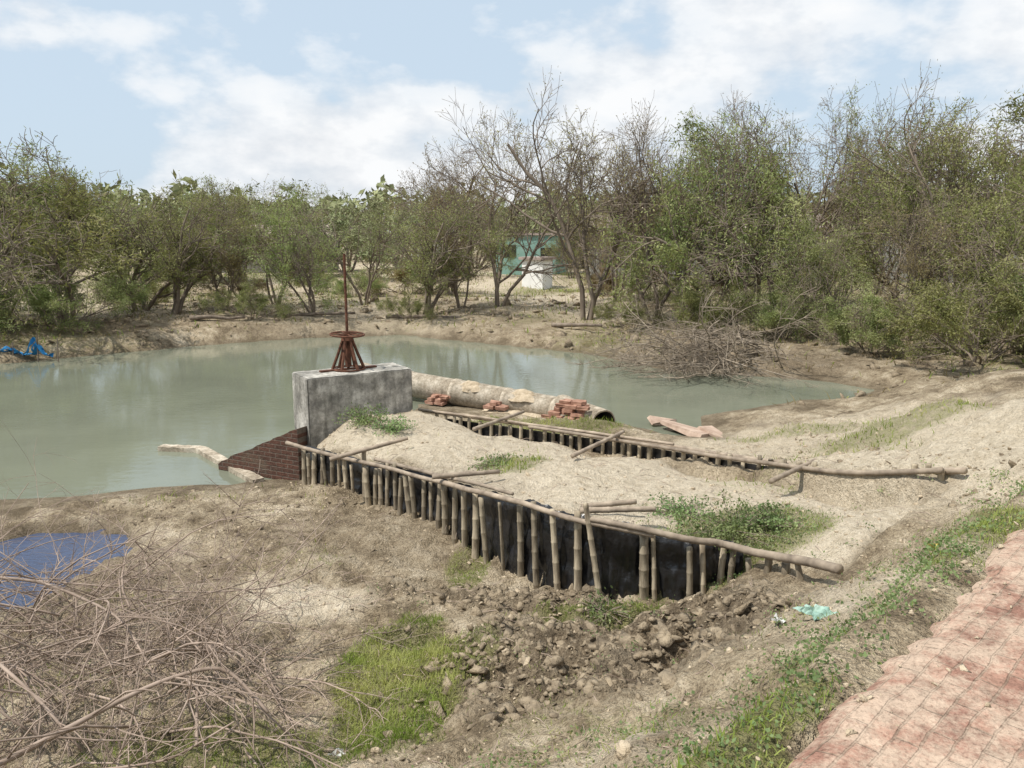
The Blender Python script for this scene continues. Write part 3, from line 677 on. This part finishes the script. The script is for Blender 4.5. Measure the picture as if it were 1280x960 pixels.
def make_tree(kind,seed):
    rr=random.Random(seed);mb=MB();tips=[]
    P=dict(leafy=dict(st=4,nch=(8,6,5),L=4.0,lean=.65,up=(.03,.0,-.02,-.04),lp=5.0,ls=(.11,.030),r0=.08),
           bare =dict(st=3,nch=(8,7,7),L=5.4,lean=.5,up=(.04,.03,.03,.02),lp=.9,ls=(.10,.028),r0=.11),
           mixed=dict(st=3,nch=(8,7,6),L=4.8,lean=.55,up=(.03,.03,.02,.0),lp=2.7,ls=(.105,.029),r0=.09),
           bush =dict(st=8,nch=(7,5,5),L=2.4,lean=1.15,up=(.02,.0,.0,-.05),lp=4.2,ls=(.10,.028),r0=.04),
           far  =dict(st=4,nch=(6,5,3),L=4.0,lean=.5,up=(.03,.02,0,0),lp=3.8,ls=(.22,.065),r0=.09))[kind]
    for s in range(P['st']):
        az=s*6.28/P['st']+rr.uniform(-.5,.5);ln=rr.uniform(.25,1)*P['lean']
        d=(math.sin(ln)*math.cos(az),math.sin(ln)*math.sin(az),math.cos(ln))
        branch(mb,rr,(.12*math.cos(az),.12*math.sin(az),-.1),d,P['L']*rr.uniform(.7,1.1),P['r0']*rr.uniform(.7,1.1),0,3,tips,P['nch'],P['up'])
    T=np.array(tips)[:,:3];T=T[T[:,2]>.15];r=np.random.default_rng(seed)
    cl=vnoise(T[:,0]+T[:,2]*.7,T[:,1]-T[:,2]*.5,.9,seed)*.6+vnoise(T[:,0]-T[:,2]*.3,T[:,1]+T[:,2],.4,seed+5)*.4
    w=np.clip((cl-.37)*3.8,0.04,1.7)*P['lp']*(1.4-.85*T[:,2]/T[:,2].max())
    cnt=np.floor(w+r.uniform(0,1,len(w))).astype(int)
    Q=np.repeat(T,cnt,0)+r.normal(0,.085,(cnt.sum(),3))
    V,F=leaves(Q,P['ls'][0],P['ls'][1],.3,seed)
    hmax=float(np.percentile(T[:,2],99.5))
    return mb.mesh('trunk',M_bark,True),V,F,hmax
LIB={}
for kind,seeds in (('leafy',(1,2,3,4)),('bare',(11,12)),('mixed',(21,22,23)),('bush',(31,32)),('far',(41,42,43))):
    LIB[kind]=[]
    for sd in seeds:
        tm,V,F,hm=make_tree(kind,sd);LIB[kind].append((tm,mesh('crown',V,F,M_leafdry if kind=='bare' else M_leaffar if kind=='far' else M_leaf),hm))
dryc={}
LAB=dict(leafy='feathery green acacia tree with several thin trunks',bare='tall nearly bare thorny tree with brown twigs',mixed='thin green and brown thorn tree with open crown',bush='low green thorn bush on the pond bank',far='hazy green acacia tree beyond the pond bank')
def tree(kind,i,x,y,h,wide=1.,rz=None,dry=False):
    tm,cm,hm=LIB[kind][i%len(LIB[kind])];s=h/hm
    nm='shrub' if kind=='bush' else 'thorn_tree'
    lab=LAB[kind] if not (dry and kind=='bush') else 'dry brown thorny bush on the pond bank'
    e=obj(nm,None,(x,y,Hs(x,y)-.05),label=lab,category='bush' if kind=='bush' else 'tree',group='thorn trees around the pond' if kind!='bush' else 'bushes on the pond bank')
    e.scale=(s*wide,s*wide,s);e.rotation_euler=(0,0,random.uniform(0,6.28) if rz is None else rz)
    obj('trunk',tm,(0,0,0),e)
    c=cm
    if dry:
        key=cm.name
        if key not in dryc: c2=cm.copy();c2.materials[0]=M_leafdry;dryc[key]=c2
        c=dryc[key]
    obj('crown',c,(0,0,0),e)
TR=[('leafy',0,-19.3,30,6.4,1.2),('leafy',1,-16.6,29.4,6.6,1.15),('leafy',2,-15.8,34,5.8,1.1),('mixed',0,-13.7,32.5,5.2,1),('mixed',1,-12.2,34,5.0,1),('leafy',3,-10.6,36,5.4,1.),('leafy',0,-8.2,33,5.0,1.0),('mixed',2,-6.8,37,5.4,1.),('mixed',0,-3.6,33.2,4.9,1.1),('bare',0,-3.0,41,7.4,.9),('mixed',1,-2.2,34.5,6.4,.85),('bare',1,-.6,35,8.4,.8),('bare',0,3.0,32,8.8,.8),('mixed',1,4.8,37,7.4,.85),('bare',1,5.6,31.5,7.8,.8),('mixed',0,6.6,29.5,7.6,.8),('leafy',1,8.8,30,7.6,.85),('mixed',2,11.2,34,8.6,.85),('mixed',2,12.8,32,7.8,.9),('leafy',0,10.4,25.8,3.8,.95),('leafy',3,14.7,29,7.0,.95),('bare',0,18.6,34,9.4,.8),('mixed',0,16.8,28,7.6,1.0),('leafy',2,14.9,22.8,5.2,1.0),('bush',0,12.6,21.4,2.8,1.1),('bush',1,7.0,27.4,2.2,1.),('bush',1,-18.6,27.8,3.0,1.2),('bush',0,-16.0,28.0,2.2,1.2),('bush',0,-4.1,32.6,1.2,1.),('bush',0,4.6,30,1.3,1),('bush',1,14.6,19.9,2.8,1.0),('leafy',3,-23,32,7.0,1.1),('leafy',1,22.0,32,8.4,.9),('leafy',0,-13.5,40,5.6,1.),('mixed',2,18.6,41,8.6,1),('mixed',1,12.4,25,5.0,1),('bush',0,-10.2,31.6,1.4,1.2),('bush',1,8.9,26.4,2.2,1.0),('bare',1,8.2,33,8.6,.8),('mixed',1,13.8,36,9.0,.8),('mixed',0,6.2,41,6.2,.9),('leafy',2,4.0,54,4.6,.7),('leafy',0,-1.0,56,5.4,.8),('mixed',1,5.6,50,5.6,.9),('bush',0,17.0,24.0,3.2,1.1),('bush',1,10.6,23.4,2.0,1.1)]
for k,i,x,y,h,w in TR: tree(k,i,x,y,h,w,dry=(k=='mixed' and i==1))
rb=random.Random(5)
for n in range(13):
    x=-19+n*2.9+rb.uniform(-.9,.9);y=rb.uniform(36,44)
    if -2<x<3.8: continue
    tree('bush',rb.randrange(2),x,y,rb.uniform(1.2,2.6),1.2,dry=rb.random()<.45)
for n in range(28):
    x=-36+n*2.8+rb.uniform(-1,1);y=rb.uniform(50,74);x*=y/50
    if -7<x<16 and y<68: y+=18
    tree('far',rb.randrange(3),x,y,rb.uniform(5.0,6.6)*(1.15 if x>0 else 1),1.2)
r=np.random.default_rng(77);n=40000;th=r.uniform(-1.0,1.0,n);dist=r.uniform(85,150,n)
hh=4.4+3*vnoise(th*60,dist*.05,1.5,88)+2*vnoise(th*200,0*th,1.3,89)
P=np.stack([np.sin(th)*dist,np.cos(th)*dist,1+hh*np.sqrt(r.uniform(0,1,n))],1)
V,F=leaves(P,1.1,.6,.2,9);obj('distant_trees',mesh('distant_trees',V,F,M_leaffar),kind='stuff',label='distant green tree line behind the village')

# ---------------------------------------------------------------- brush piles
def brush(name,c,rad,h,n,Lr,seed,mat,r0=.008,outward=None,nch=7,el=(-.1,.8),**kw):
    rr=random.Random(seed);mb=MB()
    def tw(p,d,L,r_,lvl):
        m=7 if lvl==0 else 4;P=[np.array(p)];d=np.array(d)
        cv=np.array([rr.gauss(0,.12),rr.gauss(0,.12),rr.gauss(-.10,.08)])
        for i in range(m):
            d=d+cv+np.array([rr.gauss(0,.1),rr.gauss(0,.1),rr.gauss(0,.09)]);d/=np.linalg.norm(d)
            q=P[-1]+d*L/m
            if q[2]<.02: q[2]=.02+rr.random()*.03;d[2]=abs(d[2])*.3
            P.append(q)
        P=np.array(P);mb.tube(P,np.linspace(r_,r_*.35,m+1),4 if lvl==0 else 3,cap=False)
        if lvl<2:
            for k in range(nch if lvl==0 else 3):
                i=rr.randrange(1,m);nd=perp(P[i+1]-P[i],rr.uniform(.35,1.0),rr.uniform(0,6.28))
                tw(P[i],nd,L*rr.uniform(.2,.5),r_*.5,lvl+1)
    for k in range(n):
        a=rr.uniform(0,6.28);q=math.sqrt(rr.random())
        x=rad[0]*q*math.cos(a);y=rad[1]*q*math.sin(a);z=h*(1-q*q)*rr.random()+.05
        az=rr.uniform(0,6.28) if outward is None else rr.gauss(outward,.8)
        e_=rr.uniform(*el)
        tw((x,y,z),(math.cos(az)*math.cos(e_),math.sin(az)*math.cos(e_),math.sin(e_)),rr.uniform(*Lr),r0*rr.uniform(.4,1.5),0)
    return obj(name,mb.mesh(name,mat,True),c,**kw)
brush('brush_pile',(-3.35,5.35,.38),(1.6,1.5),1.0,165,(.8,1.9),3,M_twig,.0085,label='heap of cut dry thorny branches on the bank',category='brush pile')
brush('brush_pile',(-4.6,6.7,.3),(1.2,.9),.6,44,(1.0,2.0),8,M_twig,.008,el=(.3,1.2),nch=6,label='loose upright dry thorny twigs beside the puddle',category='brush pile')
brush('brush_pile',(6.1,23.4,.2),(2.2,1.5),1.2,115,(1.2,3.2),4,M_twig2,.02,outward=3.9,el=(-.2,.7),label='fallen dead tree branches hanging into the water',category='brush pile')
for n,(P,r0) in enumerate([([(-3.2,3.7,1.0),(-2.75,4.25,1.05),(-2.3,4.7,1.15),(-1.9,4.85,1.2),(-1.55,4.6,1.0)],.020),([(-4.2,5.0,1.3),(-3.6,4.9,1.35),(-3.0,4.6,1.1),(-2.7,4.5,.8)],.016),([(-4.6,6.6,1.0),(-3.8,6.3,1.1),(-2.8,6.5,.9),(-1.9,6.2,1.1),(-1.5,6.0,1.4)],.010),([(-4.4,5.6,1.5),(-3.7,5.9,1.3),(-3.0,5.7,1.1),(-2.5,5.2,.8)],.014),([(-2.9,4.1,.9),(-2.3,4.2,.9),(-1.9,4.0,1.1),(-1.5,3.9,1.4)],.010)]):
    P=np.array(P);t=np.linspace(0,len(P)-1,24);Q=np.column_stack([np.interp(t,range(len(P)),P[:,k]) for k in range(3)])
    for _ in range(4): Q[1:-1]=(Q[:-2]+2*Q[1:-1]+Q[2:])/4
    mb=MB();mb.tube(Q-Q[0],np.linspace(r0,r0*.5,24),8);rr=random.Random(n)
    for k in range(9):
        i=rr.randrange(4,22);nd=perp(Q[i+1]-Q[i],rr.uniform(.4,1),rr.uniform(0,6.28));L=rr.uniform(.3,.8)
        W=[Q[i]-Q[0]]
        for q in range(5):
            nd=nd+np.array([rr.gauss(0,.15),rr.gauss(0,.15),rr.gauss(-.05,.1)]);nd/=np.linalg.norm(nd);W.append(W[-1]+nd*L/5)
        mb.tube(np.array(W),np.linspace(r0*.4,r0*.15,6),4)
    obj('dead_branch',mb.mesh('dead_branch',M_twig,True),tuple(Q[0]),label='long curved dead branch resting on the brush',category='branch',group='dead branches on the brush heap')

# ---------------------------------------------------------------- green shrubs on mound
def plant(x,y,rad,h,n,seed,lab,mat=M_leafblue,L=.04):
    r=np.random.default_rng(seed);rr=random.Random(seed);mb=MB();pts=[]
    for k in range(30):
        a=rr.uniform(0,6.28);el=rr.uniform(.1,1.1);d=np.array([math.cos(a)*math.cos(el),math.sin(a)*math.cos(el),math.sin(el)]);P=[np.zeros(3)]
        for i in range(5):
            d=d+np.array([rr.gauss(0,.15),rr.gauss(0,.15),-.06]);d/=np.linalg.norm(d);P.append(P[-1]+d*np.array([rad,rad,h*1.1])/5*rr.uniform(.7,1.3))
        P=np.array(P);mb.tube(P,np.linspace(.006,.003,6),4,cap=False);pts.append(P[1:])
    T=np.concatenate(pts);T=T[r.integers(0,len(T),n)]+r.normal(0,.05,(n,3))*np.array([1,1,.5]);T[:,2]=np.maximum(T[:,2],.01)
    V,F=leaves(T,L,L*.5,.0,seed)
    e=obj('green_shrub',None,(x,y,Hs(x,y)),label=lab,category='plant')
    obj('stems',mb.mesh('stems',M_bark,True),(0,0,0),e);obj('leaves',mesh('leaves',V,F,mat),(0,0,0),e)
plant(2.25,7.75,.6,.27,2300,1,'leafy green shrub spreading over the sandy mound')
plant(1.8,8.2,.4,.15,900,2,'small green weed on the sandy mound')
plant(2.7,7.7,.35,.2,900,5,'leafy green shrub spreading over the sandy mound')
plant(-2.35,12.35,.4,.3,1300,3,'leafy green plant growing beside the concrete block')
plant(-1.9,12.1,.35,.25,800,4,'leafy green plant growing beside the concrete block')
plant(-.1,10.3,.45,.07,700,6,'low green weed on the sandy mound')
plant(.9,7.1,.3,.12,400,8,'low green weed at the foot of the fence')

# ---------------------------------------------------------------- litter and net
def crumple(name,c,size,seed,mat,hz=.12,**kw):
    n=18;V=[];F=[]
    for i in range(n):
        for j in range(n):
            u=i/(n-1)-.5;v=j/(n-1)-.5
            e=1+float(vnoise(u*6,v*6,1,seed)-.5)*.6
            V.append((u*size[0]*e,v*size[1]*e,hz*float(vnoise(u*8,v*8,1.1,seed+1))+.5*hz*float(vnoise(u*8,v*8,.5,seed+2))))
    for i in range(n-1):
        for j in range(n-1): a=i*n+j;F.append((a,a+1,a+n+1,a+n))
    return obj(name,mesh(name,V,F,mat,False),c,**kw)
def lit(x,y,s,seed,mat,hz,rot,lab,cat='plastic bag',nm='plastic_bag'):
    crumple(nm,(x,y,Hs(x,y)-.01),s,seed,mat,hz,rot=(random.gauss(0,.2),random.gauss(0,.2),rot),label=lab,category=cat)
lit(1.78,4.95,(.08,.36),1,M_white,.04,-.5,'torn white plastic strip lying on the slope')
lit(2.0,4.8,(.28,.2),2,M_green,.04,.4,'crumpled pale green plastic bag on weeds')
M_yel=simple('yellow_plastic',(.45,.36,.08),(.6,.5,.16),8,.5)
lit(3.3,5.85,(.12,.08),4,M_yel,.06,.1,'small yellow plastic scrap on the slope')
lit(-1.2,4.9,(.10,.07),5,M_white,.02,.6,'small white plastic scrap in the grass','plastic scrap','plastic_scrap')
e=obj('blue_net',None,(-15.0,24.6,.15),label='blue fishing net draped over sticks by water',category='net')
V=[];F=[];n=40;m=14
for i in range(n):
    u=i/(n-1)
    for j in range(m):
        v=j/(m-1);top=.12+.55*math.exp(-((u-.8)/.09)**2)+.2*math.exp(-((u-.3)/.2)**2)
        V.append((u*1.7-1.2,(1-v)*.4+float(vnoise(u*14,v*6,1,5)-.5)*.25,v*top+float(vnoise(u*16,v*7,1,6)-.5)*.12))
for i in range(n-1):
    for j in range(m-1):
        if vnoise(i*.9,j*.9,1,7)>.25: a=i*m+j;F.append((a,a+1,a+m+1,a+m))
obj('net_cloth',mesh('net_cloth',V,F,M_blue,True),(0,0,0),e)
for x,h in((.18,.75),(.8,.6),(-.6,.45)):
    mb=MB();mb.tube([(x,.1,-.4),(x+.06,.1,h)],[.022,.016],6);obj('stick',mb.mesh('stick',M_bark),(0,0,0),e)
for n,(x,y,L,a) in enumerate([(-9.6,32.4,3.2,.1),(-5.2,33.0,3.6,-.15),(-12.2,30.2,2.0,.3),(1.5,29.8,2.0,-.5)]):
    mb=MB();t=np.linspace(0,1,10);z=Hs(x,y)
    mb.tube(np.column_stack([t*L*math.cos(a),t*L*math.sin(a),.1+fbm(t*3,t*0,1,n)*.2]),np.linspace(.09,.05,10),8)
    obj('fallen_log',mb.mesh('fallen_log',M_bark,True),(x,y,z),label='grey fallen log lying on the far bank',category='log',group='logs on the bank')

# ---------------------------------------------------------------- houses
def house(x,y,w,dp,h,rz,wall,lab,roof='flat',door=None,wins=()):
    z=Hs(x,y)-.1;e=obj('village_house',None,(x,y,z),rot=(0,0,rz),label=lab,category='house')
    mb=MB();mb.box((0,0,h/2),(w,dp,h));obj('wall',mb.mesh('wall',wall),(0,0,0),e)
    mb=MB()
    if roof=='flat': mb.box((0,0,h+.09),(w+.3,dp+.3,.16))
    else:
        V=[(-w/2-.3,-dp/2-.3,h),(w/2+.3,-dp/2-.3,h),(w/2+.3,dp/2+.3,h),(-w/2-.3,dp/2+.3,h),(-w/2-.3,0,h+.9),(w/2+.3,0,h+.9)]
        mb.V.append(np.array(V));mb.n=6;mb.F=[(0,1,5,4),(2,3,4,5),(0,4,3),(1,2,5),(3,2,1,0)];mb.M=[0]*5
    obj('roof',mb.mesh('roof',M_roof),(0,0,.003),e)
    if door is not None:
        mb=MB();mb.box((door,-dp/2-.01,1.0),(.9,.06,2.0));obj('door',mb.mesh('door',M_dark),(0,0,0),e)
    for wx in wins:
        mb=MB();mb.box((wx,-dp/2-.01,h*.6),(.9,.06,.9));obj('window',mb.mesh('window',M_dark),(0,0,0),e)
house(13.0,55,15,5,3.6,0,M_wall,'long low grey house with reddish pitched roof','gable',-5,(-2.5,0,3,5.5))
house(1.6,62,4.6,4,2.9,-.3,M_teal,'pale green painted house with flat roof','flat',1.6,(-1.2,))
house(1.5,48,1.45,1.1,1.7,-.6,M_whitew,'small whitewashed hut under the trees','flat')
house(-6.1,58,1.6,2,2.4,-.3,M_whitew,'small white outbuilding with flat roof','flat',.3)
house(27.5,52,7,5,3.4,0,M_wall,'low plastered house with pale flat roof','flat',1,(-2,))
house(-19,66,9,5,2.8,.1,M_wall,'low mud coloured house with pitched roof','gable',1,(-2,3))

# ---------------------------------------------------------------- light, sky, camera
sd=Vector((-.62,-.25,1.15)).normalized()
sun=bpy.data.lights.new('sun','SUN');sun.energy=5.0;sun.angle=R(.5);sun.color=(1,.95,.87)
so=bpy.data.objects.new('sun',sun);COL.objects.link(so);so.rotation_euler=sd.to_track_quat('Z','Y').to_euler();so.location=(0,0,30)
w=bpy.data.worlds.new('World');scene.world=w;w.use_nodes=True;nt=w.node_tree;nt.nodes.clear()
out=N(nt,'ShaderNodeOutputWorld');bg=N(nt,'ShaderNodeBackground');nt.links.new(bg.outputs[0],out.inputs[0]);bg.inputs[1].default_value=.12
sky=N(nt,'ShaderNodeTexSky',sky_type='NISHITA');sky.sun_disc=False;sky.sun_elevation=math.asin(sd.z);sky.sun_rotation=math.atan2(sd.x,sd.y);sky.air_density=1.0;sky.dust_density=2.0
tc=N(nt,'ShaderNodeTexCoord');s3=N(nt,'ShaderNodeSeparateXYZ');nt.links.new(tc.outputs['Generated'],s3.inputs[0])
cb=N(nt,'ShaderNodeCombineXYZ');nt.links.new(s3.outputs[0],cb.inputs[0]);nt.links.new(s3.outputs[1],cb.inputs[1]);nt.links.new(mth(nt,'MULTIPLY',s3.outputs[2],1.9),cb.inputs[2])
mpw=N(nt,'ShaderNodeMapping');mpw.inputs['Location'].default_value=(2.3,.7,1.1);nt.links.new(cb.outputs[0],mpw.inputs[0]);cv=mpw.outputs[0]
n1=noise(nt,cv,3.2,5,.5);n2=noise(nt,cv,9.0,5,.58)
bias=mth(nt,'MULTIPLY',s3.outputs[0],.13)
f=mth(nt,'ADD',mth(nt,'ADD',mth(nt,'MULTIPLY',n1,.68),mth(nt,'MULTIPLY',n2,.32)),bias)
mask=ramp(nt,f,[(.465,(0,0,0)),(.53,(.7,.7,.7)),(.62,(1,1,1))])
cc=ramp(nt,n2,[(.36,(6.4,6.65,7.0)),(.56,(8.1,8.2,8.3))])
base_=mixc(nt,.85,sky.outputs[0],(5.4,6.5,7.6))
nt.links.new(mixc(nt,mask,base_,cc),bg.inputs[0])
cam=bpy.data.cameras.new('camera');cam.lens=28.125;cam.sensor_width=36;cam.clip_end=4000;cam.clip_start=.05
co=bpy.data.objects.new('camera',cam);COL.objects.link(co);co.location=(0,0,4);co.rotation_euler=(R(90-10.8),0,0)
scene.camera=co
scene.view_settings.view_transform='Standard';scene.view_settings.look='None';scene.view_settings.exposure=0
